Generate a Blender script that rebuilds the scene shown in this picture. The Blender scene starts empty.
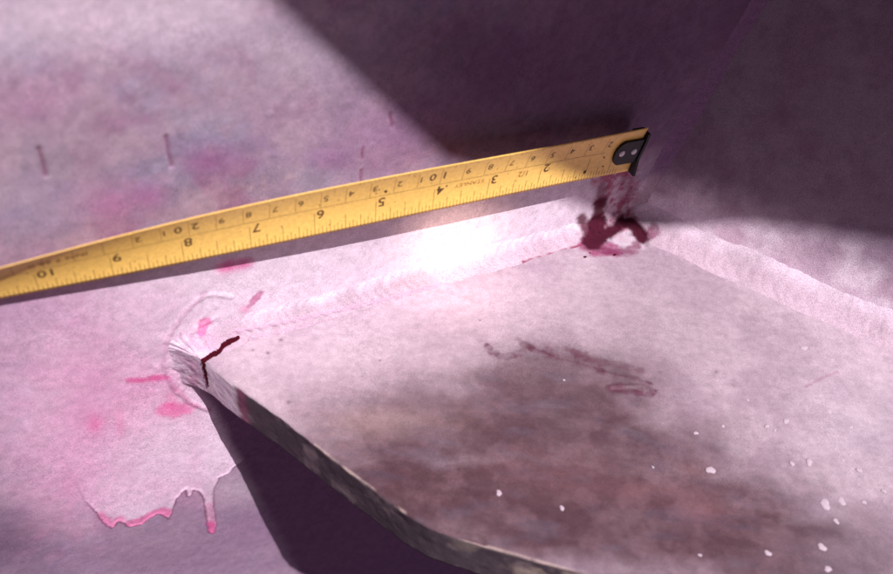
import bpy, bmesh, math
import numpy as np
from mathutils import Matrix, Vector

# ------------------------------------------------------------------ camera
F = 900.0                                   # focal length in photo pixels (893 wide)
PC = np.array([446.5, 287.0])
def nrm(v): return v / np.linalg.norm(v)
_X = nrm(np.array([2400., -712., 900.]))     # vanishing point of the weld line
_D = np.array([-100., 800., 900.]); _D = nrm(_D - _D.dot(_X) * _X)
_Y = np.cross(_X, _D)
M = np.stack([_X, _Y, -_D])                  # camera axes (right, down, forward) -> world
def ray(px, py): return M @ np.array([(px - PC[0]) / F, (py - PC[1]) / F, 1.0])
CAM = np.array([0.0, -0.008, 0.0]) - ray(437, 287) * 0.418
CAM[0] -= (CAM + ray(204, 361) * (-CAM[2] / ray(204, 361)[2]))[0]   # x = 0 at the free corner of the shelf

S = bpy.context.scene
cd = bpy.data.cameras.new("camera"); cam = bpy.data.objects.new("camera", cd)
S.collection.objects.link(cam)
mw = Matrix.Identity(4)
for r in range(3):
    mw[r][0] = M[r, 0]; mw[r][1] = -M[r, 1]; mw[r][2] = -M[r, 2]; mw[r][3] = CAM[r]
cam.matrix_world = mw
cd.sensor_width = 36; cd.lens = 36 * F / 893
cd.clip_start = 0.01; cd.clip_end = 100
cd.dof.use_dof = True; cd.dof.focus_distance = 0.42; cd.dof.aperture_fstop = 8.0
S.camera = cam

# ------------------------------------------------------------------ light
SUN = np.array([-0.24, 1.0, -1.9]); SUN = nrm(SUN)      # direction the light travels
w = bpy.data.worlds.new("World"); S.world = w; w.use_nodes = True
nt = w.node_tree; bg = nt.nodes["Background"]
sky = nt.nodes.new("ShaderNodeTexSky"); sky.sky_type = 'NISHITA'; sky.sun_disc = False
sky.sun_elevation = math.asin(-SUN[2]); sky.sun_rotation = math.atan2(-SUN[0], -SUN[1])
nt.links.new(sky.outputs[0], bg.inputs[0]); bg.inputs[1].default_value = 0.05
sl = bpy.data.lights.new("sun", 'SUN'); so = bpy.data.objects.new("sun", sl)
S.collection.objects.link(so)
sl.energy = 5.0; sl.angle = math.radians(0.32); sl.color = (1.0, 0.93, 0.95)
so.rotation_euler = Vector(SUN).to_track_quat('-Z', 'Y').to_euler()
# torch held beside the camera: the bright round pool on the weld
TORCH_AIM = CAM + ray(453, 247) * (-CAM[1] / ray(453, 247)[1])
TORCH_AT = CAM + np.array([0.07, -0.04, -0.13])
tl = bpy.data.lights.new("torch", 'SPOT'); to = bpy.data.objects.new("torch", tl)
S.collection.objects.link(to); to.location = TORCH_AT
to.rotation_euler = Vector(TORCH_AIM - TORCH_AT).to_track_quat('-Z', 'Y').to_euler()
tl.energy = 4.4; tl.color = (1.0, 0.70, 0.50); tl.spot_size = math.radians(11.5); tl.spot_blend = 1.0
tl.shadow_soft_size = 0.012
S.view_settings.view_transform = 'Standard'; S.view_settings.look = 'None'
S.view_settings.exposure = 0.3; S.view_settings.gamma = 1.0

# ------------------------------------------------------------------ planes of the joint
SHELF_T = 0.024
def web(px, py, y=0.0):   r = ray(px, py); return CAM + r * ((y - CAM[1]) / r[1])
def shelf(px, py, z=0.0): r = ray(px, py); return CAM + r * ((z - CAM[2]) / r[2])
_a, _b = shelf(650, 244), shelf(887, 349)
SIDE_D = nrm(_b - _a)                                      # foot line of the leaning side plate
LEAN = math.radians(14)  # lean added so that sunlight reaches the plate
_n0 = np.array([SIDE_D[1], -SIDE_D[0], 0.0]);  _n0 = _n0 if _n0[0] < 0 else -_n0
SIDE_N = _n0 * math.cos(LEAN) + np.array([0, 0, math.sin(LEAN)])
SIDE_UP = np.cross(SIDE_N, SIDE_D); SIDE_UP = SIDE_UP if SIDE_UP[2] > 0 else -SIDE_UP
SIDE_0 = _a - _n0 * 0.010                                  # root line lies behind the weld toe
SIDE_0 = SIDE_0 + SIDE_D * (-SIDE_0[1] / SIDE_D[1])        # corner with the web
def side(px, py):
    r = ray(px, py); return CAM + r * (SIDE_N.dot(SIDE_0 - CAM) / SIDE_N.dot(r))

# ------------------------------------------------------------------ noise
def _h(i, j, k, s):
    n = (i * 374761393 + j * 668265263 + k * 2147483647 + s * 144665) & 0xFFFFFFFF
    n = ((n ^ (n >> 13)) * 1274126177) & 0xFFFFFFFF
    return ((n ^ (n >> 16)) & 0xFFFF) / 65535.0
def vnoise(P, freq, seed=0):
    Q = P * freq + 1000.0; I = np.floor(Q).astype(np.int64); f = Q - I; f = f * f * (3 - 2 * f)
    o = 0
    for a in (0, 1):
        for b in (0, 1):
            for c in (0, 1):
                wt = (f[:, 0] if a else 1 - f[:, 0]) * (f[:, 1] if b else 1 - f[:, 1]) * (f[:, 2] if c else 1 - f[:, 2])
                o = o + wt * _h(I[:, 0] + a, I[:, 1] + b, I[:, 2] + c, seed)
    return o
def fbm(P, freq, octs=4, seed=0, gain=0.55):
    o = 0; amp = 1; tot = 0
    for k in range(octs):
        o = o + amp * vnoise(P, freq * 2.03 ** k, seed + k * 17); tot += amp; amp *= gain
    return o / tot
def sst(a, b, x): t = np.clip((x - a) / (b - a), 0, 1); return t * t * (3 - 2 * t)
def mix(c, col, m): return c + (np.asarray(col) - c) * m[:, None]

# ------------------------------------------------------------------ painting helpers (distances on the surfaces, metres)
def seg_dist(P, line):
    best = np.full(len(P), 9.0)
    for a, b in zip(line[:-1], line[1:]):
        d = b - a; t = np.clip(((P - a) @ d) / max(d @ d, 1e-12), 0, 1)
        best = np.minimum(best, np.linalg.norm(P - a - t[:, None] * d, axis=1))
    return best
def stroke_mask(P, pts, width, soft, warp=0.0, seed=3, freq=400):
    pts = [np.asarray(q) for q in pts]
    lo = np.min(pts, axis=0) - width - soft - warp - .001; hi = np.max(pts, axis=0) + width + soft + warp + .001
    idx = np.where(np.all((P >= lo) & (P <= hi), axis=1))[0]
    m = np.zeros(len(P))
    if len(idx):
        Q = P[idx]; d = seg_dist(Q, pts)
        if warp: d = d + (fbm(Q, freq, 3, seed) - .5) * 2 * warp
        m[idx] = 1 - sst(width, width + soft, d)
    return m
def blob(P, fn, px, py, rx, ry, seed=1, warp=.35):
    c = fn(px, py); ux = fn(px + 1, py) - c; uy = fn(px, py + 1) - c
    G = np.array([[ux @ ux, ux @ uy], [ux @ uy, uy @ uy]]); Gi = np.linalg.inv(G)
    d = P - c; ab = np.stack([d @ ux, d @ uy], 1) @ Gi.T
    q = (ab[:, 0] / rx) ** 2 + (ab[:, 1] / ry) ** 2
    m = np.zeros(len(P)); idx = np.where(q < 9)[0]
    if len(idx):
        m[idx] = np.exp(-q[idx] * (1 + (fbm(P[idx], 90, 3, seed) - .5) * 2 * warp) * 1.0)
    return m
def poly_sd(P2, poly):
    """signed distance (inside negative) to a closed polygon in 2-D"""
    n = len(P2); ins = np.zeros(n, bool); best = np.full(n, 9.0)
    for a, b in zip(poly, np.roll(poly, -1, axis=0)):
        d = b - a; t = np.clip(((P2 - a) @ d) / max(d @ d, 1e-12), 0, 1)
        best = np.minimum(best, np.linalg.norm(P2 - a - t[:, None] * d, axis=1))
        c = (a[1] > P2[:, 1]) != (b[1] > P2[:, 1])
        if abs(b[1] - a[1]) > 1e-12:
            ins ^= c & (P2[:, 0] < (b[0] - a[0]) * (P2[:, 1] - a[1]) / (b[1] - a[1]) + a[0])
    return np.where(ins, -best, best)
def mm(fn, pts): return [fn(*p) for p in pts]

WHITE = np.array([.80, .665, .775]); GREY = np.array([.37, .265, .39]); BLUE = np.array([.34, .31, .43])
PINK = np.array([.66, .28, .49]); MAG = np.array([.52, .075, .24]); DEEP = np.array([.060, .006, .019])
PURP = np.array([.23, .13, .23])
SWHITE = np.array([.415, .318, .375]); BROWN = np.array([.064, .028, .037])

DRIP = [(40, 330), (42, 420), (60, 452), (84, 500), (97, 513), (104, 523), (112, 528), (119, 520), (128, 526),
        (142, 524), (149, 518), (158, 513), (163, 515), (168, 519), (172, 511), (175, 500), (182, 491), (185, 489),
        (187, 495), (191, 495), (193, 489), (200, 491), (204, 500), (207, 523), (209, 532), (214, 533), (216, 525),
        (213, 505), (213, 490), (219, 477), (228, 473), (236, 464), (246, 458), (300, 440), (300, 330)]
GOUGES = [((39, 149), (43, 163), (46, 176), 1.0), ((166, 137), (168, 152), (172, 166), 1.0), ((361, 171), (361, 178), (360.5, 186), .8),
          ((363, 148), (362, 153), (362, 158), .35), ((390, 114), (391, 120), (392, 126), .5)]
# dye that bled out of the cracks, shared by every part it runs across: (points, width, soft edge, colour, strength)

BLEED = [
    ([(201, 331), (205, 323)], .0018, .0013, MAG * 1.5, .8),
    ([(250, 306), (255, 300), (261, 293)], .0016, .0008, MAG * .9, .8),
    ([(252, 304), (258, 296)], .0007, .0008, PINK, .8),
    ([(167, 408), (176, 411), (184, 409)], .0026, .0040, MAG * 1.5, .8),
    ([(166, 374), (176, 388), (190, 402), (208, 409)], .0004, .0014, MAG * .8, .5),
    ([(130, 380), (142, 380), (156, 377), (166, 377)], .0006, .0020, MAG * 1.2, .75),
    ([(222, 267), (232, 265), (247, 263)], .0014, .0028, MAG * 1.4, .55),
    ([(610, 241), (618, 238), (628, 239), (634, 243)], .0042, .0030, WHITE * .66, .95),
    ([(588, 246), (594, 249), (603, 248), (612, 249)], .0036, .0028, MAG * .48, .97),
    ([(606, 251), (618, 253), (630, 252), (637, 245)], .0010, .0024, MAG * .30, .92),
    ([(641, 239), (647, 236), (654, 230)], .0016, .0026, MAG * .26, .92),
    ([(602, 186), (600, 205)], .0010, .0036, DEEP * 2.2, .75),
    ([(600, 203), (598, 224)], .0020, .0034, DEEP * 1.5, .92),
    ([(581, 218), (586, 227), (592, 236)], .0012, .0034, DEEP * 1.6, .9),
    ([(598, 222), (595, 234), (592, 243)], .0034, .0034, DEEP, 1.0),
    ([(596, 240), (606, 234), (614, 229), (622, 222), (630, 222), (637, 230), (643, 239)], .0016, .0028, DEEP * .9, 1.0),
]
WASH = [([(613, 172), (617, 205), (619, 224)], .0060, .008), ([(631, 170), (627, 195), (627, 218)], .0022, .004)]
def paint_bleed(P, c):
    m = stroke_mask(P, hit(WASH[0][0]), WASH[0][1], WASH[0][2], .005, 61, 250) * (.25 + .75 * sst(.38, .58, fbm(P, 300, 4, 62)))
    c = mix(c, np.array([.36, .075, .14]), .85 * m)
    m = stroke_mask(P, hit(WASH[1][0]), WASH[1][1], WASH[1][2], .003, 63, 300)
    c = mix(c, DEEP * 3.2, .5 * m * (.3 + .7 * sst(.35, .6, fbm(P, 300, 3, 67))))
    for k, (pts, wd, sf, col, st) in enumerate(BLEED):
        m = st * stroke_mask(P, hit(pts), wd, sf, .0017, seed=40 + k, freq=330)
        if len(m.nonzero()[0]): c = mix(c, col, m * (.80 + .4 * (fbm(P, 500, 2, 65) - .5)).clip(0, 1) if col[0] > .1 else m)
    return c

def paint_web(P):
    """albedo of the web plate: bare primed steel, developer coat, penetrant dye stains, painted sun and shade"""
    n1 = fbm(P, 26, 5, 5); n2 = fbm(P, 60, 4, 9); n3 = fbm(P, 380, 3, 13, .7); n4 = fbm(P, 14, 3, 31)
    c = np.tile(GREY, (len(P), 1))
    c = mix(c, np.array([.50, .37, .45]), sst(.40, .62, n2) * .8)
    c = mix(c, BLUE, sst(.52, .70, n1) * .75)
    c = mix(c, np.array([.34, .18, .30]), sst(.56, .72, fbm(P, 45, 4, 21)) * .8)
    c = mix(c, np.array([.30, .235, .33]), sst(.50, .64, fbm(P, 130, 4, 23)) * .55)
    c = mix(c, np.array([.47, .33, .42]), sst(.50, .66, fbm(P, 170, 3, 25)) * .5)
    c = c * .86
    for (x, y, rx, ry, col, s) in [
        (60, 20, 200, 42, WHITE * .92, .72), (200, 5, 90, 40, WHITE * .85, .5), (330, 190, 60, 30, BLUE * 1.15, .3),  # whiter top left: sunlight painted into the colour
        (210, 160, 34, 16, (.30, .12, .26), .75), (110, 205, 40, 22, (.42, .17, .33), .75), (70, 150, 60, 40, (.33, .25, .30), .45),
        (380, 140, 60, 30, (.36, .20, .37), .55), (330, 160, 26, 12, (.30, .15, .31), .6), (150, 195, 20, 14, (.35, .13, .31), .6),
        (40, 215, 60, 30, BLUE * .9, .55), (30, 100, 60, 30, (.46, .25, .38), .5), (250, 100, 110, 25, (.44, .30, .38), .5),
        (440, 120, 60, 40, (.28, .15, .26), .8), (300, 60, 70, 40, (.48, .40, .47), .5), (540, 70, 130, 80, (.150, .080, .155), .85), (640, 60, 90, 120, (.150, .080, .155), .85), (760, 0, 110, 130, (.150, .080, .155), .9), (470, 60, 60, 50, (.150, .080, .155), .5)]:  # dark upper-right blobs: cast shade painted into the colour
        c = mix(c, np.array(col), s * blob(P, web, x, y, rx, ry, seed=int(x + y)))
    # thick developer below the tape, thinning to the left and bottom
    coat = np.zeros(len(P))
    for (x, y, rx, ry, s) in [(430, 255, 260, 62, 1.0), (250, 315, 170, 62, 1.0), (200, 400, 110, 75, .95), (560, 240, 90, 70, 1), (120, 330, 120, 60, .72),
                              (90, 430, 85, 75, .72), (120, 285, 160, 30, .72), (45, 420, 60, 60, .35)]:
        coat = np.maximum(coat, s * np.minimum(1, 1.55 * blob(P, web, x, y, rx, ry, seed=int(x), warp=.3)))
    coat *= sst(0.0, .008, web(0, 285)[2] + (P[:, 0] - web(0, 285)[0]) * (web(600, 160)[2] - web(0, 285)[2]) / (web(600, 160)[0] - web(0, 285)[0]) - P[:, 2] + (n2 - .5) * .006 + .004)
    poly = np.array([[q[0], q[2]] for q in mm(web, DRIP)])
    P2 = P[:, [0, 2]] + np.stack([fbm(P, 420, 3, 71) - .5, fbm(P, 420, 3, 72) - .5], 1) * .0016
    sd = np.full(len(P), .05); lo = poly.min(0) - .01; hi = poly.max(0) + .01
    idx = np.where(np.all((P2 > lo) & (P2 < hi), axis=1))[0]
    sd[idx] = poly_sd(P2[idx], poly)
    lower = sst(web(0, 440)[2], web(0, 470)[2], P[:, 2])               # only the bottom rim is a sharp run
    lower = lower * sst(web(76, 490)[0], web(94, 500)[0], P[:, 0])
    inside = 1 - sst(-.0004, .0003, sd)
    below = (1 - inside) * lower
    c = mix(c, WHITE, coat * (1 - below * .82) * (0.80 + .25 * n2).clip(0, 1))
    c = mix(c, WHITE * np.array([1.0, .93, .99]), inside * lower * .72)
    # lower ground: grey violet bare metal
    c = mix(c, np.array([.31, .205, .30]), below * .66)
    for (x, y, rx, ry, col, s) in [(10, 545, 55, 40, (.10, .055, .105), .9), (150, 560, 160, 26, (.27, .17, .265), .75), (255, 525, 55, 22, (.27, .165, .27), .7),
                                   (235, 490, 35, 14, (.50, .41, .49), .6), (30, 470, 50, 40, (.45, .26, .40), .5), (10, 330, 40, 50, (.44, .30, .42), .6),
                                   (25, 300, 60, 25, (.34, .24, .36), .6)]:
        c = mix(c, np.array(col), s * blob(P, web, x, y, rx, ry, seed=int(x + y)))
    # shade under the shelf, painted dark into the web colour
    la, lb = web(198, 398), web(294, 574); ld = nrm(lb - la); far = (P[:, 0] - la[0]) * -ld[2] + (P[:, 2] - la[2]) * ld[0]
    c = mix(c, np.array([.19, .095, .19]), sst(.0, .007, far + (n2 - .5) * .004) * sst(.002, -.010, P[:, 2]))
    # pink penetrant wash
    for (x, y, rx, ry, s) in [(150, 385, 45, 18, .55), (92, 425, 22, 26, .55), (75, 480, 45, 55, .62), (110, 390, 55, 35, .35), (60, 400, 80, 80, .45), (130, 360, 110, 60, .30), (195, 440, 10, 60, .20),
                              (240, 266, 12, 6, .6), (120, 445, 90, 60, .22), (150, 300, 60, 30, .18), (100, 340, 40, 26, .25), (60, 300, 60, 20, .2), (170, 490, 60, 20, .25)]:
        c = mix(c, PINK, (s * blob(P, web, x, y, rx, ry, seed=int(x * 3 + y), warp=.6)) * (.55 + .9 * (fbm(P, 160, 3, int(x)) - .2)).clip(0, 1.2))
    for (x, y, rx, ry, s) in [(172, 400, 9, 14, .4), (140, 380, 12, 2.5, .7), (157, 378, 7, 3, .75),
                              (228, 266, 8, 6, .75), (244, 264, 5, 5, .6), (95, 425, 7, 8, .5), (245, 310, 6, 4, .5), (120, 425, 5, 12, .3), (140, 420, 40, 20, .1)]:
        c = mix(c, MAG * 1.35, s * blob(P, web, x, y, rx, ry, seed=int(x), warp=.8))
    # concentrated dye at the foot of the runs, dark rim along the edge of the coat
    rim = np.exp(-(np.abs(sd - .0001) / .0006) ** 2) * lower
    c = mix(c, np.array([.20, .05, .13]), rim * .62)
    for line, wd, st in [([(97, 515), (104, 521), (112, 525), (119, 519)], .0016, .75), ([(127, 523), (140, 521), (150, 515), (160, 511), (166, 512)], .0017, .85), ([(169, 516), (168, 518)], .0022, .55),
                         ([(209, 524), (212, 531)], .0020, .95), ([(208, 505), (211, 525)], .0010, .35)]:
        c = mix(c, MAG * 1.15, st * .85 * stroke_mask(P, mm(web, line), wd, .0034, .0010, 81, 400) * (inside))
    for g in GOUGES:
        m = stroke_mask(P, mm(web, g[:3]), .0001, .0009, .0002, 91)
        c = mix(c, np.array([.20, .055, .12]), .70 * m)
    for pts in ([(205, 293), (182, 314), (167, 340), (163, 364), (172, 388), (190, 402), (209, 410)], [(192, 330), (184, 345), (187, 360), (198, 372)]):
        c = mix(c, np.array([.52, .26, .42]), .42 * stroke_mask(P, mm(web, pts), .0003, .0014, .0008, 99, 260))
    c = mix(c, np.array([.36, .15, .25]), .0 * stroke_mask(P, mm(web, [(160, 386), (172, 384), (181, 392), (190, 403)]), .0003, .0010, .0004, 93))
    c = c * (.80 + .40 * n3)[:, None] * (.93 + .14 * n4)[:, None]
    return c, sd, inside * lower

def paint_shelf(P):
    Q = np.stack([P[:, 0] * .55 - P[:, 1] * .45, P[:, 0] * 1.1 + P[:, 1] * 1.9, P[:, 2]], 1)
    st = fbm(Q, 60, 5, 101); n2 = fbm(P, 55, 4, 103); n3 = fbm(P, 420, 3, 105, .7); n5 = fbm(Q, 240, 3, 109)
    c = np.tile(SWHITE, (len(P), 1))
    c = mix(c, SWHITE * np.array([.80, .76, .80]), sst(.35, .65, n2))
    b = np.zeros(len(P))
    for (x, y, rx, ry, s) in [(420, 425, 95, 52, .9), (400, 455, 90, 50, .85), (540, 420, 125, 62, .95), (520, 505, 230, 65, 1.0), (690, 520, 130, 55, .95), (620, 470, 120, 60, .9),
                              (790, 555, 110, 45, .95), (560, 378, 105, 34, 1.0), (575, 355, 60, 14, .6), (470, 395, 80, 26, .75), (350, 440, 50, 24, .7), (390, 480, 60, 30, .95), (640, 600, 400, 30, 1)]:
        b = np.maximum(b, s * np.minimum(1, 1.5 * blob(P, shelf, x, y, rx, ry, seed=int(x), warp=.4)))
    b = np.clip(b + (st - .5) * .28 * sst(.05, .5, b), 0, 1)
    col = np.tile(BROWN, (len(P), 1))
    col = mix(col, np.array([.115, .060, .074]), sst(.42, .66, fbm(P, 110, 5, 111)) * .7)
    col = mix(col, np.array([.070, .042, .062]), sst(.50, .72, fbm(Q, 90, 5, 113)) * .7)
    c = c + (col - c) * (b * .97)[:, None]
    for (x, y, rx, ry, co, s) in [(700, 510, 30, 14, (.21, .095, .11), .4), (650, 490, 60, 10, (.21, .10, .115), .35), (690, 470, 24, 8, (.24, .13, .14), .35), (860, 560, 60, 40, (.20, .15, .19), .5),
                                  (560, 470, 60, 20, (.16, .075, .085), .4), (385, 420, 70, 14, (.30, .20, .20), .5), (860, 420, 60, 60, (.40, .33, .39), .5), (330, 350, 120, 40, SWHITE * 1.15, .7), (450, 300, 160, 26, SWHITE * 1.25, .8), (650, 320, 160, 50, SWHITE * .74, .6),
                                  (860, 350, 60, 50, SWHITE * 1.1, .5)]:
        c = mix(c, np.array(co), s * blob(P, shelf, x, y, rx, ry, seed=int(x + y)))
    # dried dye runs
    for line, wd, s in [([(487, 346), (492, 353), (503, 356), (517, 355), (527, 350)], .0009, .8), ([(519, 340), (530, 347), (546, 355), (575, 364), (600, 371), (626, 377), (650, 384)], .0012, .75),
                        ([(545, 344), (570, 350), (590, 360), (604, 372)], .0014, .5), ([(609, 387), (622, 385), (640, 385), (656, 391)], .0006, .6), ([(610, 389), (630, 391), (648, 394), (656, 391)], .0008, .9),
                        ([(575, 352), (600, 362), (640, 370)], .0032, .5), ([(525, 344), (550, 352), (580, 362)], .0036, .5)]:
        c = mix(c, np.array([.085, .025, .045]), s * stroke_mask(P, mm(shelf, line), wd * .35, .0020, .0014, 121, 300) * (.45 + .55 * sst(.38, .6, fbm(P, 200, 3, 127))))
    c = mix(c, np.array([.30, .20, .24]), .15 * stroke_mask(P, mm(shelf, [(612, 388), (630, 388), (648, 391)]), .0005, .0008, .0003, 123))
    c = mix(c, np.array([.30, .16, .22]), .5 * stroke_mask(P, mm(shelf, [(806, 387), (822, 378), (838, 372)]), .0002, .0008, .0002, 125))
    # specks
    for (x, y, r) in [(281, 340, 2), (253, 350, 1.6), (268, 353, 2), (289, 402, 2), (660, 372, 2), (480, 320, 1.5), (716, 372, 2), (380, 360, 1.3)]:
        c = mix(c, np.array([.16, .11, .13]), .7 * np.minimum(1, 1.4 * blob(P, shelf, x, y, r, r * .7)))
    # cut edge: bare, dark and scaly except next to the weld
    e = sst(-.0004, -.0012, P[:, 2])
    dist = np.linalg.norm(P[:, :2] - np.array([0, shelf(204, 361)[1]]), axis=1)
    ec = np.tile(np.array([.085, .062, .078]), (len(P), 1))
    ec = mix(ec, np.array([.34, .26, .27]), sst(.56, .70, fbm(P, 110, 4, 141)) * .4)
    ec = mix(ec, np.array([.45, .36, .30]), sst(.12, .15, dist) * sst(.42, .6, fbm(P, 90, 3, 143)) * .55)
    ec = mix(ec, np.array([.30, .08, .16]), np.exp(-((dist - .0215 + (n2 - .5) * .006) / .003) ** 2) * .7)
    ec = mix(ec, WHITE * .95, 1 - sst(.016, .021, dist + (fbm(P, 150, 3, 145) - .5) * .008))
    c = c + (ec - c) * e[:, None]
    lip = np.exp(-((P[:, 2] + .0006) / .0006) ** 2) * sst(.40, .62, fbm(P, 130, 3, 147)) * sst(.03, .05, dist) * (np.abs(P[:, 2]) > .0001)
    c = mix(c, np.array([.40, .30, .28]), lip * .8)
    c = c * (.72 + .36 * n3 + .20 * n5)[:, None]
    return c

def paint_side(P):
    n2 = fbm(P, 45, 4, 203); n3 = fbm(P, 380, 3, 205, .7)
    c = np.tile(WHITE * .95, (len(P), 1))
    c = mix(c, np.array([.62, .44, .56]), sst(.42, .66, n2) * .75)
    c = mix(c, np.array([.42, .24, .33]), sst(.52, .72, fbm(P, 140, 4, 207)) * .3)
    c = mix(c, np.array([.085, .042, .09]), sst(.012, .042, (P - SIDE_0) @ SIDE_UP + (n2 - .5) * .02) * .75)  # darker above the foot: shade painted into the plate colour
    c = c * (.86 + .28 * n3)[:, None]
    return c

def paint_weld(P, q):
    n2 = fbm(P, 90, 4, 303); n3 = fbm(P, 420, 3, 305, .7)
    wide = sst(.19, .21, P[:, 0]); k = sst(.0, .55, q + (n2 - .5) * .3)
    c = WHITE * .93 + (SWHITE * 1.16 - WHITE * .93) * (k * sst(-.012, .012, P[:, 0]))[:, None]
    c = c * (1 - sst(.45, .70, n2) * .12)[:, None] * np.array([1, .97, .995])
    tip = 1 - sst(.004, .03, P[:, 0])
    c = mix(c, np.array([.50, .32, .44]), tip * (.35 + .65 * sst(.40, .60, fbm(P, 200, 4, 307))) * .9)
    for line, wd, s in [([(238, 331), (300, 319), (370, 303), (437, 286)], .0003, .30), ([(250, 338), (300, 327), (340, 318), (400, 302)], .0003, .22), ([(268, 294), (330, 284), (408, 267)], .0003, .2),
                        ([(163, 345), (170, 330), (186, 312), (205, 297), (230, 300)], .0003, .3), ([(180, 350), (184, 366), (192, 375), (204, 376)], .0003, .3)]:
        c = mix(c, np.array([.50, .26, .42]), s * stroke_mask(P, hit(line), wd, .0012, .0006, 309, 300))
    for line, wd, s in [([(166, 372), (176, 388), (190, 402), (206, 409)], .0004, .55), ([(194, 378), (196, 395)], .0014, .35), ([(196, 345), (190, 360), (196, 374)], .0003, .22)]:
        c = mix(c, np.array([.50, .16, .32]), s * stroke_mask(P, hit(line), wd, .0022, .001, 311, 300))
    c = mix(c, np.array([.225, .125, .23]), sst(.016, .040, P[:, 2] + (n2 - .5) * .02))  # upper corner weld: shade painted in to match the walls beside it
    # fine red line left by the crack at the toe
    ln = hit([(524, 262), (545, 256.5), (560, 252), (580, 246), (592, 243)])
    m = stroke_mask(P, ln, .00045, .0012, .0004, 313, 500)
    c = mix(c, np.array([.22, .035, .08]), m * .9 * (.45 + .55 * sst(.33, .5, vnoise(P, 420, 315))))
    c = c * (.88 + .24 * n3)[:, None]
    return c

# ------------------------------------------------------------------ materials
def material(name, rough=.7, spec=.3, bump=.25, scale=2600, col=None, grain=.10, metal=0.0, sheen=None):
    m = bpy.data.materials.new(name); m.use_nodes = True; t = m.node_tree; n = t.nodes; L = t.links
    b = n["Principled BSDF"]; b.inputs["Roughness"].default_value = rough
    b.inputs["Specular IOR Level"].default_value = spec; b.inputs["Metallic"].default_value = metal
    tc = n.new("ShaderNodeTexCoord"); nz = n.new("ShaderNodeTexNoise")
    nz.inputs["Scale"].default_value = scale; nz.inputs["Detail"].default_value = 3
    L.new(tc.outputs["Object"], nz.inputs["Vector"])
    if col is None:
        at = n.new("ShaderNodeAttribute"); at.attribute_name = "paint"; src = at.outputs["Color"]
    else:
        rgb = n.new("ShaderNodeRGB"); rgb.outputs[0].default_value = (*col, 1); src = rgb.outputs[0]
    mp = n.new("ShaderNodeMapRange"); mp.inputs["From Min"].default_value = .3; mp.inputs["From Max"].default_value = .7
    mp.inputs["To Min"].default_value = 1 - grain; mp.inputs["To Max"].default_value = 1 + grain
    L.new(nz.outputs["Fac"], mp.inputs["Value"])
    vm = n.new("ShaderNodeVectorMath"); vm.operation = 'SCALE'
    L.new(src, vm.inputs[0]); L.new(mp.outputs[0], vm.inputs["Scale"]); L.new(vm.outputs[0], b.inputs["Base Color"])
    if bump:
        bp = n.new("ShaderNodeBump"); bp.inputs["Strength"].default_value = bump; bp.inputs["Distance"].default_value = .0003
        L.new(nz.outputs["Fac"], bp.inputs["Height"]); L.new(bp.outputs[0], b.inputs["Normal"])
    return m
M_COAT = material("developer_coated_steel", .85, .12, .55, 2000, grain=.27)
M_SHELF = material("smeared_steel", .62, .15, .35, 2100, grain=.20)
M_CRACK = material("dye_filled_crack", .9, .05, .5, 1500, (.050, .003, .009), .4)
M_DROP = material("developer_droplet", .8, .2, .3, 2500, (.46, .37, .43), .12)
M_TAPE = material("yellow_tape_enamel", .42, .45, .05, 700, (.95, .60, .15), .10)
M_INK = material("printed_ink", .5, .3, 0, 1500, (.13, .065, .025), .25)
M_FAINT = material("faded_ink", .5, .3, 0, 1500, (.40, .20, .05), .2)
M_DIRT = material("dirt_speck", .8, .2, 0, 1500, (.10, .05, .03), .3)
M_HOOK = material("blackened_steel", .5, .25, .3, 1500, (.012, .010, .013), .3, .0)
M_RIVET = material("rivet_steel", .35, .5, .1, 1500, (.40, .38, .40), .1, .9)
M_OVER = material("overhead_steel", .7, .3, .2, 300, (.16, .085, .14), .2)

# ------------------------------------------------------------------ mesh helpers
def link(o, parent=None):
    S.collection.objects.link(o)
    if parent: o.parent = parent
    return o
def mesh_np(name, V, quads, mat, parent=None, colour=None, smooth=True):
    me = bpy.data.meshes.new(name); V = np.asarray(V, np.float32); quads = np.asarray(quads, np.int32)
    me.vertices.add(len(V)); me.vertices.foreach_set("co", V.ravel())
    k = quads.shape[1]
    me.loops.add(quads.size); me.loops.foreach_set("vertex_index", quads.ravel())
    me.polygons.add(len(quads)); me.polygons.foreach_set("loop_start", np.arange(0, quads.size, k, dtype=np.int32))
    me.polygons.foreach_set("use_smooth", np.full(len(quads), smooth))
    me.update(calc_edges=True); me.validate()
    if colour is not None:
        at = me.color_attributes.new("paint", 'FLOAT_COLOR', 'POINT')
        at.data.foreach_set("color", np.concatenate([np.clip(colour, 0, 1), np.ones((len(V), 1))], 1).astype(np.float32).ravel())
    me.materials.append(mat)
    return link(bpy.data.objects.new(name, me), parent)
def gridq(nr, nc, off=0):
    i = np.arange(nr - 1)[:, None] * nc + np.arange(nc - 1)[None, :]; i = i.ravel() + off
    return np.stack([i, i + 1, i + nc + 1, i + nc], 1)
def bm_obj(name, bm, mat, parent=None, smooth=False):
    me = bpy.data.meshes.new(name); bm.to_mesh(me); bm.free(); me.materials.append(mat)
    for p in me.polygons: p.use_smooth = smooth
    return link(bpy.data.objects.new(name, me), parent)
def tag(o, label=None, cat=None, group=None, kind=None):
    for k, v in (("label", label), ("category", cat), ("group", group), ("kind", kind)):
        if v: o[k] = v
    return o
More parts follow.
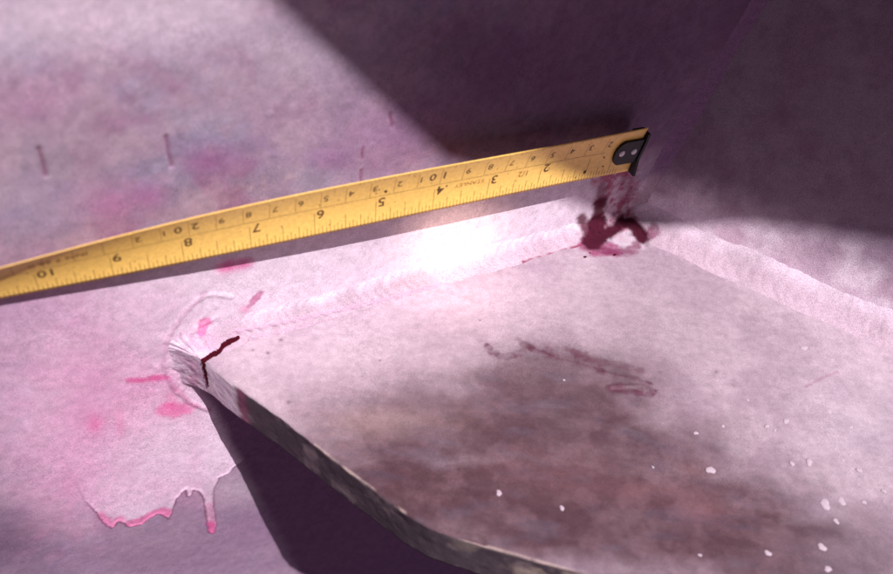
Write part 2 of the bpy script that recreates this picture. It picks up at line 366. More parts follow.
def slab(top, nr, nc, back):
    """close a grid sheet (rows x cols) into a solid by walls to an offset copy of its rim"""
    rim = np.concatenate([np.arange(nc), np.arange(1, nr) * nc + nc - 1, (nr - 1) * nc + np.arange(nc - 2, -1, -1), np.arange(nr - 2, 0, -1) * nc])
    n0 = len(top); V = np.concatenate([top, top[rim] + back]); k = len(rim); a = np.arange(k); b = (a + 1) % k
    q = np.stack([rim[b], rim[a], n0 + a, n0 + b], 1)
    # back face as a fan of quads between the four corner runs
    c = [0, nc - 1, nc - 1 + nr - 1, 2 * (nc - 1) + nr - 1]
    return V, np.concatenate([gridq(nr, nc), q, np.array([[n0 + c[0], n0 + c[1], n0 + c[2], n0 + c[3]]])])
def axis(fine, lo, hi, step, far=.004):
    a, b = fine
    return np.concatenate([np.arange(lo, a - far * .5, far), np.arange(a, b, step), np.arange(b, hi + far * .5, far)])

# ------------------------------------------------------------------ the welded joint: one rigid thing
joint = bpy.data.objects.new("welded_joint", None); S.collection.objects.link(joint)
tag(joint, "welded steel corner with white developer coating and magenta dye stains behind the tape measure", "steel weld")

# web plate
xs = axis((web(0, 600)[0] - .006, SIDE_0[0] + .012), -.42, .30, .00055)
zs = axis((web(360, 600)[2] - .004, web(100, -10)[2] + .004), -.46, .52, .00065)
XX, ZZ = np.meshgrid(xs, zs); P = np.stack([XX.ravel(), np.zeros(XX.size), ZZ.ravel()], 1)
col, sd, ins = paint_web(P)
h = (fbm(P, 220, 3, 401) - .5) * .00022 + (fbm(P, 35, 3, 403) - .5) * .0006
h += ins * .00022 + np.exp(-((sd + .0006) / .0007) ** 2) * ins * .0006
for g in GOUGES: h -= g[3] * .0006 * stroke_mask(P, mm(web, g[:3]), .0002, .0012, .0002, 91)
P[:, 1] = -h; WEB_P = P
SWIRL = [([(232, 297), (205, 293), (182, 314), (167, 340), (163, 364), (172, 388), (190, 402), (209, 410)], 1.0), ([(215, 318), (192, 330), (184, 345), (187, 360), (198, 372)], .7), ([(176, 344), (180, 368), (190, 386), (206, 396)], .5),
         ([(204, 300), (207, 312), (203, 318)], .5), ([(213, 298), (216, 308)], .5)]
def chaikin(p):
    p = np.array(p, float)
    for _ in range(3): p = np.concatenate([p[:1], np.stack([p[:-1] * .75 + p[1:] * .25, p[:-1] * .25 + p[1:] * .75], 1).reshape(-1, 2), p[-1:]])
    return p.tolist()
for pts, k in SWIRL: P[:, 1] -= k * .0005 * stroke_mask(P, mm(web, chaikin(pts)), .0002, .0016, .0007, 95, 260)
near = np.exp(-(((P[:, 0] - web(195, 360)[0]) / .016) ** 2 + ((P[:, 2] - web(195, 360)[2]) / .022) ** 2)); P[:, 1] -= near * (fbm(P, 230, 4, 97) - .4) * .0016
V, q = slab(P, len(zs), len(xs), np.array([0, .014, 0]))
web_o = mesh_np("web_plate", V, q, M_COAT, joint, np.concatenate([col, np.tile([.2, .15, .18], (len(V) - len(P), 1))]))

# shelf plate: left cut edge follows the photo, right end runs to the side plate
EDGE = [(204, 361), (231, 383), (281, 418), (303, 435), (334, 460), (372, 488), (410, 516), (432, 529), (455, 537), (475, 543), (520, 556), (560, 567), (620, 582), (760, 615), (900, 648)]
eg = np.array(mm(shelf, EDGE)); e0 = nrm(eg[2] - eg[0])
ROOT = eg[0] + e0 * (-eg[0][1] / e0[1])                      # where the edge meets the web
eg = np.concatenate([[ROOT], eg]); eg = eg[np.argsort(-eg[:, 1])]
ys = np.linspace(0, eg[-1][1], 520)
xl = np.interp(-ys, -eg[:, 1], eg[:, 0]); kk = np.ones(9) / 9
xl_s = np.convolve(np.pad(xl, 4, mode='edge'), kk, 'valid'); xl_s[:12] = xl[:12]; xl = xl_s
xr = SIDE_0[0] + SIDE_D[0] * ys / SIDE_D[1] + .004
tcol = np.linspace(1, 0, 430) ** 1.0
rows = []
Rb = .0013
ang = np.linspace(0, math.pi / 2, 6)[1:]
down = np.concatenate([np.linspace(Rb, SHELF_T, 26)[1:]])
gx = np.gradient(xl, ys); nl = np.stack([-np.ones_like(xl), gx], 1); nl /= np.linalg.norm(nl, axis=1)[:, None]   # outward normal of the cut edge
xi = xl[:, None] - nl[:, :1] * Rb; 
TX = (xi + (np.maximum(xr, xl + .004)[:, None] - xi) * tcol[None, :]); TY = np.repeat((ys[:, None] - nl[:, 1:] * Rb), len(tcol), 1)
TY = ys[:, None] + (TY - ys[:, None]) * (1 - tcol[None, :])
TZ = np.zeros_like(TX)
bx = xi + nl[:, :1] * Rb * np.sin(ang)[None, :]; by = (ys[:, None] - nl[:, 1:] * Rb) + nl[:, 1:] * Rb * np.sin(ang)[None, :]
bz = np.repeat((-Rb + Rb * np.cos(ang))[None, :], len(ys), 0)
dx = np.repeat(xl[:, None], len(down), 1); dy = np.repeat(ys[:, None], len(down), 1); dz = np.repeat(-down[None, :], len(ys), 0)
ux = xl[:, None] + np.array([.0005, .02, .06])[None, :]; uy = np.repeat(ys[:, None], 3, 1); uz = np.full_like(ux, -SHELF_T)
GX = np.concatenate([TX, bx, dx, ux], 1); GY = np.concatenate([TY, by, dy, uy], 1); GZ = np.concatenate([TZ, bz, dz, uz], 1)
P = np.stack([GX.ravel(), GY.ravel(), GZ.ravel()], 1)
ntop = len(tcol); is_side = np.tile((np.arange(GX.shape[1]) >= ntop + 2) & (np.arange(GX.shape[1]) < GX.shape[1] - 3), len(ys))
NL = np.repeat(nl, GX.shape[1], 0)
rough = (fbm(P, 160, 4, 411) - .45) * .0009 * is_side
pz = (fbm(P, 200, 3, 413) - .5) * .00016 + (fbm(P, 30, 3, 415) - .5) * .0007
for line in ([(519, 340), (546, 355), (600, 371), (650, 384)], [(609, 387), (640, 385), (656, 391), (630, 391)], [(487, 346), (503, 356), (527, 350)]):
    pz += .00035 * stroke_mask(P, mm(shelf, line), .0003, .0012, .0006, 121, 300)
colr = paint_shelf(P)
nick = stroke_mask(P, [shelf(447, 536), shelf(460, 541), shelf(476, 543)], .002, .003)
pz -= .0018 * nick
P[:, 0] += NL[:, 0] * rough; P[:, 1] += NL[:, 1] * rough; P[:, 2] += pz * (P[:, 2] > -.0005)
SHELF_P = P
shelf_o = mesh_np("shelf_plate", P, gridq(len(ys), GX.shape[1]), M_SHELF, joint, colr)

# leaning side plate
us = axis((-.002, .19), -.002, .50, .0008); vs = axis((-.004, .13), -.06, .45, .0008)
UU, VV = np.meshgrid(us, vs); UU = UU.ravel(); VV = VV.ravel()
# keep its left border on the web plane
kx = -(SIDE_UP[1]) / SIDE_D[1]
P = SIDE_0 + (UU + VV * kx)[:, None] * SIDE_D + VV[:, None] * SIDE_UP
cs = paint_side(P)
hh = (fbm(P, 220, 3, 421) - .5) * .0003 + (fbm(P, 40, 3, 423) - .5) * .0010
P = P + SIDE_N * hh[:, None]; SIDE_P = P
V, q = slab(P, len(vs), len(us), -SIDE_N * .012)
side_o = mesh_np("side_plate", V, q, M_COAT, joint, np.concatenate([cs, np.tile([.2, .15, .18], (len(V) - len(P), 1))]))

# weld beads: swept fillets with ripples
BEADS = []; PTS = None
def bead(name, root, wall, toe, bulge, pitch, amp, nq=36, seed=0, chev=.35):
    root, wall, toe = map(np.asarray, (root, wall, toe)); n = len(root); bulge = np.full(n, bulge) + (fbm(wall, 70, 3, seed + 9) - .5) * .16
    seg = np.linalg.norm(np.diff((wall + toe) / 2, axis=0), axis=1); s = np.concatenate([[0], np.cumsum(seg)])
    q_ = np.linspace(0, 1, nq)
    mid = root + (wall - root) * bulge[:, None] + (toe - root) * bulge[:, None]
    A = (1 - q_) ** 2; B = 2 * q_ * (1 - q_); C = q_ ** 2
    P = wall[:, None] * A[None, :, None] + mid[:, None] * B[None, :, None] + toe[:, None] * C[None, :, None]
    out = nrm_rows((wall + toe) / 2 - root)
    ph = s[:, None] / pitch + chev * 4 * (q_ * (1 - q_))[None, :] * 3
    flat = P.reshape(-1, 3)
    ph = ph + (fbm(flat, 90, 3, seed).reshape(n, nq) - .5) * 1.6
    amp = amp * (.06 + .94 * sst(.0, .03, P[..., 0]))
    rip = (np.abs(np.sin(math.pi * ph)) ** .7 - .5) * amp + (fbm(flat, 260, 3, seed + 5).reshape(n, nq) - .5) * amp * 1.2
    rip = rip + (fbm(flat, 330, 4, seed + 7).reshape(n, nq) - .5) * .0016 * (1 - sst(.0, .03, P[..., 0]))
    env = np.sin(np.pi * np.clip(q_, 0, 1)) ** .5
    P = P + out[:, None, :] * (rip * env[None, :] + .0001)[..., None]
    Pf = P.reshape(-1, 3)
    BEADS.append((Pf, gridq(n, nq), np.tile(q_, n)))
    return mesh_np(name, Pf, gridq(n, nq), M_COAT, joint, np.ones((len(Pf), 3)))
def nrm_rows(a): return a / np.linalg.norm(a, axis=1)[:, None]

# bead 1: from under the free end, round the corner, along the web to the side plate
TOE = eg[1] if abs(eg[1][0]) < 1e-6 else shelf(204, 361)
root = []; wall = []; toe = []
sink = np.array([0, .0005, 0])
for z in np.linspace(-SHELF_T, 0, 60)[:-1]:                                  # up the cut edge
    f = (z + SHELF_T) / SHELF_T
    root.append(ROOT + [0, 0, z]); wall.append(ROOT + sink + [-(.0050 + .0030 * math.sin(f * math.pi / 2) + .0005 * math.sin(f * 14)), 0, z - .002 * (1 - f)]); toe.append(TOE + [0, 0, z])
for a in np.linspace(0, math.pi / 2, 70):                                    # fan round the corner
    L = .0080 + (.0105 - .0080) * (a / (math.pi / 2)) + .0008 * math.sin(a * 9) + .0005 * math.sin(a * 17 + 1)
    root.append(ROOT.copy()); wall.append(ROOT + sink + [-L * math.cos(a), 0, L * math.sin(a)]); toe.append(TOE + np.array([0.00002 * a, 0, .0001]))
X1 = SIDE_0[0]
for x in np.linspace(0, 1, 620)[1:]:
    px_ = ROOT[0] + (X1 - ROOT[0]) * x
    L = .0105 - .002 * x + .0006 * math.sin(px_ * 90) + .0004 * math.sin(px_ * 310 + 1)
    tx = TOE[0] + (X1 - TOE[0]) * x
    y0 = TOE[1] + (-.0085 - TOE[1]) * min(1, (tx - TOE[0]) / .018) + .0005 * math.sin(tx * 120) + .0003 * math.sin(tx * 400)
    root.append(np.array([px_, 0, 0])); wall.append(np.array([px_, .0005, L])); toe.append(np.array([tx, y0, -.0002]))
b1 = bead("weld_bead", root, wall, toe, .17, .0046, .00080, 44, 501)

# bead 2: shelf to side plate
root = []; wall = []; toe = []
for x in np.linspace(0, .30, 460):
    r = SIDE_0 + SIDE_D * x
    L = .013 + .0008 * math.sin(x * 110)
    root.append(r); wall.append(r + SIDE_UP * L - SIDE_N * .0006); toe.append(r + _n0 * (.0115 + .0006 * math.sin(x * 150)) + np.array([0, 0, -.0003]))
b2 = bead("weld_bead", root, wall, toe, .20, .0060, .00026, 40, 521)
# bead 3: up the corner between web and side plate
root = []; wall = []; toe = []
for v in np.linspace(0, .22, 300):
    r = SIDE_0 + SIDE_D * (v * kx) + SIDE_UP * v
    root.append(r); wall.append(r + np.array([-.0055, .0005, 0])); toe.append(r + SIDE_D * .0055 - SIDE_N * .0004)
b3 = bead("weld_bead", root, wall, toe, .16, .0055, .0002, 30, 541)
b1["label"] = "rippled white weld along the web plate with a red crack at its free end"
b2["label"] = "white weld along the foot of the leaning side plate"
b3["label"] = "weld with painted shade running up the corner behind the tape hook"
# where a sight line first meets the joint: used to lay the stains on the real surfaces
from mathutils.bvhtree import BVHTree
_v = np.concatenate([p for p, _, _ in BEADS]); _o = np.cumsum([0] + [len(p) for p, _, _ in BEADS]); _q = np.concatenate([q + o for (_, q, _), o in zip(BEADS, _o)])
BVH = BVHTree.FromPolygons(_v.tolist(), _q.tolist())
def hit1(px, py):
    r = nrm(ray(px, py)); c = [p for p in (web(px, py), shelf(px, py), side(px, py))]
    ts = [(p - CAM) @ r for p in c]
    if c[1][1] > 0 or c[1][0] < np.interp(-c[1][1], -ys, xl): ts[1] = 9
    if (c[2] - SIDE_0) @ SIDE_D < 0 or c[2][2] < 0: ts[2] = 9
    if c[0][2] < 0 and c[0][0] > 0: ts[0] = 9
    t = min(ts); h = BVH.ray_cast(Vector(CAM), Vector(r))
    if h[0] is not None and h[3] < t: t = h[3]
    return CAM + r * t
def hit(pts): return [hit1(*p) for p in pts]
def set_paint(o, c):
    me = o.data; a = np.ones((len(me.vertices), 4), np.float32); me.color_attributes["paint"].data.foreach_get("color", a.ravel())
    full = np.ones((len(me.vertices), 4), np.float32); full[:, :3] = .18
    full[:len(c), :3] = np.clip(c, 0, 1); me.color_attributes["paint"].data.foreach_set("color", full.ravel())
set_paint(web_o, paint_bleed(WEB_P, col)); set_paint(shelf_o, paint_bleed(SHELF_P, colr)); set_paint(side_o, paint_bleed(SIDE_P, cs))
CRUSH = nrm(np.array([-.5, -.6, .6]))
for o, (p, _, q_) in zip((b1, b2, b3), BEADS):
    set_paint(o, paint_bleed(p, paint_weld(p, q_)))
    dep = np.zeros(len(p))
    for pts, wd, sf, _c, _s in BLEED[-3:]: dep = np.maximum(dep, stroke_mask(p, hit(pts), wd * .5, sf, .001, 77, 350))
    near = stroke_mask(p, hit([(592, 240), (640, 240)]), .005, .006)
    for line in ([(238, 331), (300, 319), (370, 303), (437, 286)], [(250, 338), (300, 327), (340, 318), (400, 302)], [(268, 294), (330, 284), (408, 267)]):
        dep = dep - .55 * stroke_mask(p, hit(line), .0002, .0013, .0005, 83, 300)
    p2 = p - CRUSH * (dep * .0011 + near * (fbm(p, 420, 3, 79) - .5) * .0016)[:, None]
    o.data.vertices.foreach_set("co", p2.astype(np.float32).ravel()); o.data.update()
# open crack at the free end: a jagged ribbon standing in the toe
def ribbon(name, pts, widths, thick, mat, parent, nrmdir, sub=8, jag=.0004, seed=0):
    pts = np.asarray(pts); rng = np.random.default_rng(seed); out = []; ws = []
    for (a, b, wa, wb) in zip(pts[:-1], pts[1:], widths[:-1], widths[1:]):
        for k in range(sub):
            t = k / sub; out.append(a + (b - a) * t + rng.normal(0, jag, 3) * .6); ws.append((wa + (wb - wa) * t) * rng.uniform(.85, 1.15))
    out.append(pts[-1]); ws.append(widths[-1]); out = np.array(out)
    bm = bmesh.new(); ring = []
    for i, p in enumerate(out):
        t = nrm(out[min(i + 1, len(out) - 1)] - out[max(i - 1, 0)]); n = nrmdir - t * (nrmdir @ t); n = nrm(n); s = np.cross(t, n)
        w_ = ws[i]
        ring.append([bm.verts.new(p + s * w_ * .5), bm.verts.new(p + n * thick), bm.verts.new(p - s * w_ * .5), bm.verts.new(p - n * thick)])
    for a, b in zip(ring[:-1], ring[1:]):
        for k in range(4): bm.faces.new([a[k], a[(k + 1) % 4], b[(k + 1) % 4], b[k]])
    bm.faces.new(ring[0][::-1]); bm.faces.new(ring[-1])
    return bm_obj(name, bm, mat, parent, False)
up = np.array([-.2, -.3, .9])

top_line = [np.array(hit1(*p)) + CRUSH * .0004 for p in [(203, 361), (212, 355), (219, 351), (223, 345.5), (229, 341.5), (240, 337)]]
edge_line = [TOE + np.array([-.0004, -.0003, z]) for z in (0, -.006, -.012, -.0175)]
ribbon("crack", edge_line[::-1] + top_line, [.0008, .0015, .0018, .0019, .0021, .0023, .0027, .0025, .0025, .0014], .0003, M_CRACK, b1, nrm(np.array([-.6, -.4, .6])), 7, .00017, 3)
# small dark beads of dye below the corner
for k, (x, y, r) in enumerate([(585, 257, .0007), (614.5, 255, .0008), (590, 253, .0004)]):
    bm = bmesh.new(); bmesh.ops.create_icosphere(bm, subdivisions=2, radius=r, matrix=Matrix.Translation(shelf(x, y)) @ Matrix.Diagonal((1.5, .9, .5, 1)))
    bm_obj("dye_bead", bm, M_CRACK, shelf_o, True)

# developer droplets spattered on the shelf
DROPS = [(710.5, 470, 5), (696, 433, 2.6), (723, 426, 2.2), (767, 426, 2.8), (786, 421, 3.4), (775, 430, 1.8), (792, 463.5, 3.2), (809, 462, 4.6), (825, 504, 6), (841.5, 501, 4.6), (864, 502, 2.8),
         (836, 521, 3.4), (822, 547, 4.4), (768, 553, 3.6), (828, 569, 4.2), (859, 470, 3.2), (843, 460, 1.8), (804, 348, 3.8), (829, 411, 3.6), (820, 395, 2.3), (851, 427, 2.3), (872, 430, 1.8),
         (835, 388, 1.8), (850, 455, 1.8), (499, 493, 3.6), (562, 508, 3.0), (564, 380, 1.6), (653, 467, 1.7), (748, 400, 1.5), (884, 491, 2.5), (811, 412, 1.5), (700, 555, 2.2)]
rng = np.random.default_rng(8)
dm = []
for k in range(4):
    bm = bmesh.new(); bmesh.ops.create_uvsphere(bm, u_segments=14, v_segments=6, radius=1)
    a = rng.uniform(0, 6.28); sq = rng.uniform(.65, .95)
    for v in bm.verts:
        t = math.atan2(v.co.y, v.co.x); f = 1 + .16 * math.sin(2 * t + a) + .11 * math.sin(3 * t + 2 * a) + .06 * math.sin(5 * t + a)
        v.co = (v.co.x * f, v.co.y * f * sq, v.co.z * .22)
    me = bpy.data.meshes.new("droplet"); bm.to_mesh(me); bm.free(); me.materials.append(M_DROP)
    for p in me.polygons: p.use_smooth = True
    dm.append(me)
for k, (x, y, r) in enumerate(DROPS):
    o = link(bpy.data.objects.new("droplet", dm[k % 4]), shelf_o); o.location = shelf(x, y)
    s = .9 * r * np.linalg.norm(shelf(x, y) - CAM) / F; o.scale = (s, s, s); o.rotation_euler.z = k * .2 - .3

# ------------------------------------------------------------------ tape measure
BOT = [(-190, 335, .003), (-120, 322, .003), (-60, 310, .0035), (0, 298.5, .0042), (57, 288, .005), (115, 277.5, .006), (172, 265.5, .007), (230, 253, .0082), (300, 238.5, .0096), (400, 218.5, .0115), (490, 199, .0118), (545, 187, .0115), (581, 180.5, .011), (628, 171, .0105)]
TOPL = [(-190, 322), (-120, 307), (-60, 291), (0, 270), (30, 259.5), (57, 251), (112, 237), (167, 223.5), (230, 209), (300, 195), (400, 175), (490, 157.5), (545, 146.5), (600, 137.5), (650, 128)]
def project(p):
    c = M.T @ (p - CAM); return PC + F * c[:2] / c[2]
bp = np.array([web(x, y, -s) for x, y, s in BOT]); tt = np.array([b[0] for b in BOT], float) / 300
co = [np.polyfit(tt, bp[:, k], 5) for k in range(3)]
td = np.linspace(tt[-1], tt[0], 500); BB = np.stack([np.polyval(c, td) for c in co], 1)
TT = nrm_rows(np.gradient(BB, axis=0)); TW = .0254
phis = []
for i in range(0, 500, 20):
    t = TT[i]; z = np.array([0, 0, 1.]); v0 = nrm(z - t * (z @ t)); o0 = np.cross(t, v0); o0 = o0 if o0[1] < 0 else -o0
    best = None
    for ph in np.radians(np.arange(-50, 80, 1.0)):
        q = project(BB[i] + TW * (math.cos(ph) * v0 + math.sin(ph) * o0)); e = abs(q[1] - np.interp(q[0], [a[0] for a in TOPL], [a[1] for a in TOPL])) + abs(ph) * .4
        if best is None or e < best[0]: best = (e, ph)
    phis.append(best[1])
pc = np.polyfit(td[0:500:20], phis, 4); PH = np.polyval(pc, td); PH = np.where(PH > 0, .85 * np.tanh(PH / .85), PH)
Zv = np.tile([0, 0, 1.], (500, 1)); V0 = nrm_rows(Zv - TT * np.sum(Zv * TT, 1)[:, None]); O0 = np.cross(TT, V0); O0 = np.where(O0[:, 1:2] < 0, O0, -O0)
UPV = np.cos(PH)[:, None] * V0 + np.sin(PH)[:, None] * O0
OUT = np.cos(PH)[:, None] * O0 - np.sin(PH)[:, None] * V0
ARC = np.concatenate([[0], np.cumsum(np.linalg.norm(np.diff(BB + UPV * TW * .5, axis=0), axis=1))])    # 0 at the hook
SAG = .0016
def on_tape(s, w_, off=0.0):
    """s metres from the hook, w_ 0..1 from the lower edge, off = height over the printed face"""
    s = np.atleast_1d(s); w_ = np.atleast_1d(w_)
    g = lambda A: np.stack([np.interp(s, ARC, A[:, k]) for k in range(3)], 1)
    b, u, o = g(BB), g(UPV), g(OUT)
    sag = SAG * np.clip(.35 + s / .05, 0, 1)
    return b + u * (w_ * TW)[:, None] + o * (off - sag * 4 * w_ * (1 - w_))[:, None]
tape = bpy.data.objects.new("tape_measure", None); S.collection.objects.link(tape); tape.location = (0, 0, 0)
tag(tape, "yellow steel measuring tape stretched above the weld, black hook at its right end", "tape measure")
ns, nw = 420, 22
sg = np.linspace(0, ARC[-1] - .0005, ns); wg = np.linspace(0, 1, nw)
s_, w2 = np.meshgrid(sg, wg, indexing='ij'); front = on_tape(s_.ravel(), w2.ravel()); backf = on_tape(s_.ravel(), w2.ravel(), -.00022)
N0 = len(front); qf = gridq(ns, nw); qb = qf[:, ::-1] + N0
e1 = np.arange(ns - 1) * nw; rimq = np.concatenate([np.stack([e1, e1 + nw, e1 + nw + N0, e1 + N0], 1), np.stack([e1 + nw - 1 + nw, e1 + nw - 1, e1 + nw - 1 + N0, e1 + nw - 1 + nw + N0], 1)])
e2 = np.arange(nw - 1); rimq = np.concatenate([rimq, np.stack([e2 + 1, e2, e2 + N0, e2 + 1 + N0], 1)])
blade = mesh_np("blade", np.concatenate([front, backf]), np.concatenate([qf, qb, rimq]), M_TAPE, tape)

INK = .00006
def strip_mesh(name, rects, mat):
    """flat print: rectangles (s0, s1, w0, w1) laid on the blade"""
    V = []; Q = []
    for (s0, s1, w0, w1) in rects:
        n = max(2, int(abs(w1 - w0) * 14) + 2); m = max(2, int((s1 - s0) / .004) + 2)
        a, b = np.meshgrid(np.linspace(s0, s1, m), np.linspace(w0, w1, n), indexing='ij'); o = sum(len(v) for v in V)
        V.append(on_tape(a.ravel(), b.ravel(), INK)); Q.append(gridq(m, n, o))
    return mesh_np(name, np.concatenate(V), np.concatenate(Q), mat, blade, None, False)
LMAX = ARC[-1] - .004; IN = .0254; hw = .00009
ticks = []
for k in range(5, int(LMAX / IN * 16)):
    s = k * IN / 16
    L = .44 if k % 16 == 0 else .30 if k % 8 == 0 else .235 if k % 4 == 0 else .165 if k % 2 == 0 else .12
    ticks.append((s - hw, s + hw, .004, L))
cmt = []
for k in range(14, int(LMAX * 1000)):
    s = k / 1000
    if k % 10 == 0: cmt.append((s - hw, s + hw, .55, .90))
    elif k % 5 == 0: cmt.append((s - hw, s + hw, .90, .985))
    else: cmt.append((s - hw * .8, s + hw * .8, .945, .99))
strip_mesh("inch_ticks", ticks, M_INK); strip_mesh("centimetre_ticks", cmt, M_FAINT)
strip_mesh("centre_line", [(.019, .195, .535, .541), (.195, LMAX, .535, .540)], M_INK)

def text_on_tape(name, body, s0, wc, size, mat, bold=.0, sx=1.0):
    cu = bpy.data.curves.new("numeral", 'FONT'); cu.body = body; cu.size = 1.0; cu.align_x = 'LEFT'; cu.offset = bold; cu.resolution_u = 3
    o = bpy.data.objects.new("numeral", cu); S.collection.objects.link(o)
    dg = bpy.context.evaluated_depsgraph_get(); me = bpy.data.meshes.new_from_object(o.evaluated_get(dg))
    bpy.data.objects.remove(o); bpy.data.curves.remove(cu)
    me.name = name
    c = np.array([v.co[:] for v in me.vertices]); x0, x1 = c[:, 0].min(), c[:, 0].max(); y0, y1 = c[:, 1].min(), c[:, 1].max()
    k = size / (y1 - y0)
    s = s0 - (x1 - c[:, 0]) * k * sx                               # text ends just before its tick; reads from the far side
    wv = wc - ((c[:, 1] - (y0 + y1) / 2) * k) / TW
    Pn = on_tape(s, wv, INK * 1.3)
    me.vertices.foreach_set("co", Pn.astype(np.float32).ravel()); me.update()
    me.materials.clear(); me.materials.append(mat)
    return link(bpy.data.objects.new(name, me), blade)
for k in range(2, 12):
    if k * IN < LMAX - .004: text_on_tape("numeral", str(k), k * IN - .0009, .40 if k > 2 else .43, .0046, M_INK, .012, 1.05)
for k in range(2, int(LMAX * 100)):
    s = k * .01
    if k % 10 == 0:
        t = str(k); text_on_tape("numeral", t[0], s - .0010, .745, .0042, M_INK, .01, 1.05); text_on_tape("numeral", t[1], s + .0052, .745, .0042, M_INK, .01, 1.05)
    elif k < 23: text_on_tape("numeral", str(k % 10), s - .0010, .735, .0033, M_INK, 0, 1.05)
text_on_tape("brand_print", "STANLEY", 3 * IN + .0165, .42, .0019, M_FAINT, 0, 1.25)
text_on_tape("fraction_print", "1/2", 2.5 * IN - .0012, .40, .0030, M_FAINT, .01, 1.0)
text_on_tape("faded_print", "INN 7 66 II", .2545, .70, .0028, M_FAINT, .01, 1.1)
rng = np.random.default_rng(4)
specks = [(.0262, .17, .0008), (.0180, .43, .0005), (.0305, .08, .0003), (.1235, .62, .0007), (.1265, .70, .0003), (.0965, .47, .0004), (.0165, .22, .0004), (.1275, .62, .0003)] + [(rng.uniform(.02, .27), rng.uniform(.1, .9), rng.uniform(.0001, .00028)) for _ in range(30)]
bm = bmesh.new()
for (s, wv, r) in specks:
    n = 9; ph = rng.uniform(0, 6); rr = [r * rng.uniform(.6, 1.2) for _ in range(n)]
    bm.faces.new([bm.verts.new(on_tape(s + rr[i] * math.cos(i * 2 * math.pi / n), wv + rr[i] * 1.3 * math.sin(i * 2 * math.pi / n) / TW, INK * 2)[0]) for i in range(n)])
dirt = bm_obj("dirt_specks", bm, M_DIRT, blade); dirt["kind"] = "stuff"

# hook: riveted plate on the face, lip turned down at the end
def hook_pt(s, wv, off): return on_tape(s, wv, off)[0]
bm = bmesh.new()
out_ = []
s1, wl, wh = .0135, .24, .76
prof = [(-.0008, wl), (s1 - .004, wl)] + [(s1 - .004 + .004 * math.sin(a), .5 - .26 * math.cos(a)) for a in np.linspace(.2, math.pi - .2, 9)] + [(s1 - .004, wh), (-.0008, wh)]
def off_at(wv): return 0.0012 + SAG * .35 * 4 * wv * (1 - wv) * .3
top_ = [bm.verts.new(hook_pt(s, wv, off_at(.5) )) for s, wv in prof]; bot_ = [bm.verts.new(hook_pt(s, wv, .0001)) for s, wv in prof]
bm.faces.new(top_); bm.faces.new(bot_[::-1])
for i in range(len(prof)): j = (i + 1) % len(prof); bm.faces.new([top_[i], bot_[i], bot_[j], top_[j]])
hook = bm_obj("hook", bm, M_HOOK, tape)
E0 = on_tape(0.0, .5)[0]; tn = TT[0]; un = UPV[0]; on_ = OUT[0]
bm = bmesh.new()
pr = [(-.52, .004), (-.52, -.006), (-.30, -.008), (.20, -.008), (.36, -.004), (.38, .0018), (.2, .0022), (-.2, .0022)]
for sgn in (0, 1):
    pass
ra = [bm.verts.new(E0 + un * (a * TW) + on_ * b - tn * .0006) for a, b in pr]; rb = [bm.verts.new(E0 + un * (a * TW) + on_ * b - tn * .0020) for a, b in pr]
bm.faces.new(ra); bm.faces.new(rb[::-1])
for i in range(len(pr)): j = (i + 1) % len(pr); bm.faces.new([ra[i], rb[i], rb[j], ra[j]])
bm_obj("lip", bm, M_HOOK, hook)
for s in (.0098, .0030):
    bm = bmesh.new(); bmesh.ops.create_uvsphere(bm, u_segments=20, v_segments=10, radius=1)
    c = hook_pt(s, .52, off_at(.5))
    B = np.stack([tn * .0016, un * .0021, on_ * .0009], 1)
    for v in bm.verts: v.co = c + B @ np.array(v.co[:])
    bm_obj("rivet", bm, M_RIVET, hook, True)

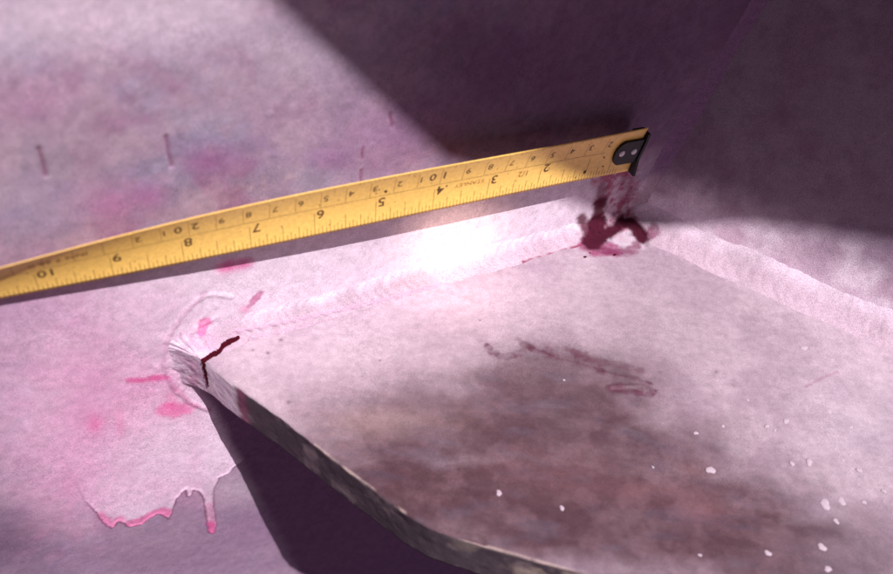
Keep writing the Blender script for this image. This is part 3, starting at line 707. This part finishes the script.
# ------------------------------------------------------------------ overhead plate, out of the frame, that shades the top of the corner
ZO = 0.9
def back(P): return P + SUN * ((ZO - P[2]) / SUN[2])
a, b = web(272, 2), web(446, 160)
pts = [back(a + (a - b) * 2.5), back(b), back(web(600, 214)), back(side(740, 222)), back(side(887, 242))]
pts.append(pts[-1] + nrm(pts[-1] - pts[-2]) * .9)
pts.append(np.array([pts[-1][0], pts[0][1] + .05, ZO])); 
pts[-1] = np.array([pts[-2][0] + .1, max(pts[0][1], -.02), ZO])
bm = bmesh.new()
lo = [bm.verts.new(p) for p in pts]; hi = [bm.verts.new(p + np.array([0, 0, .02])) for p in pts]
bm.faces.new(lo); bm.faces.new(hi[::-1])
for i in range(len(pts)): j = (i + 1) % len(pts); bm.faces.new([lo[i], hi[i], hi[j], lo[j]])
bmesh.ops.recalc_face_normals(bm, faces=bm.faces)
ov = bm_obj("unseen_shade_plate", bm, M_OVER)
tag(ov, "flat steel plate overhead whose edge shades the top of the corner", "steel plate", kind="structure")
# added unseen blockers cut skylight; the gap between them lets the sun through
lit = np.array([back(p) for p in [web(-60, -30), web(-60, 620), web(350, 620), shelf(450, 640), shelf(930, 640), side(930, 250), web(300, 620)]])
gx0, gy0 = lit[:, 0].min() - .06, lit[:, 1].min() - .06
for nm, x0, x1, y0, y1, z0, z1 in (("steel plate overhead in front of the joint, unseen, added to block skylight", -4, 4, -2.5, gy0, ZO + .01, ZO + .03),
                                   ("steel plate overhead to the left of the joint, unseen, added to block skylight", -4, gx0, gy0 + .004, -.02, ZO + .01, ZO + .03),
                                   ("steel girder added unseen behind the camera to deepen the shade", -4, 4, -2.53, -2.505, .5, ZO + .03)):
    bm = bmesh.new(); bmesh.ops.create_cube(bm, size=1, matrix=Matrix.Translation(((x0 + x1) / 2, (y0 + y1) / 2, (z0 + z1) / 2)) @ Matrix.Diagonal((x1 - x0, y1 - y0, z1 - z0, 1)))
    tag(bm_obj("girder" if "girder" in nm else "unseen_shade_plate", bm, M_OVER), nm, "steel plate", kind="structure")
gm = bmesh.new(); bmesh.ops.create_grid(gm, x_segments=40, y_segments=40, size=60, matrix=Matrix.Translation((0, 0, -1.5)))  # unseen ground added to bounce tinted light up under the shelf
for v in gm.verts: v.co.z += .05 * math.sin(v.co.x * 1.3) * math.cos(v.co.y * 1.7)
tag(bm_obj("ground", gm, material("tinted_bounce_soil", .9, .2, .5, 8, (.17, .105, .135), .3), smooth=True), kind="structure")
print("inch px", [np.round(project(on_tape(k * IN, .2)[0]), 0).tolist() for k in range(1, 11)], "LMAX", LMAX, "phi", np.degrees(PH[::60]).round())
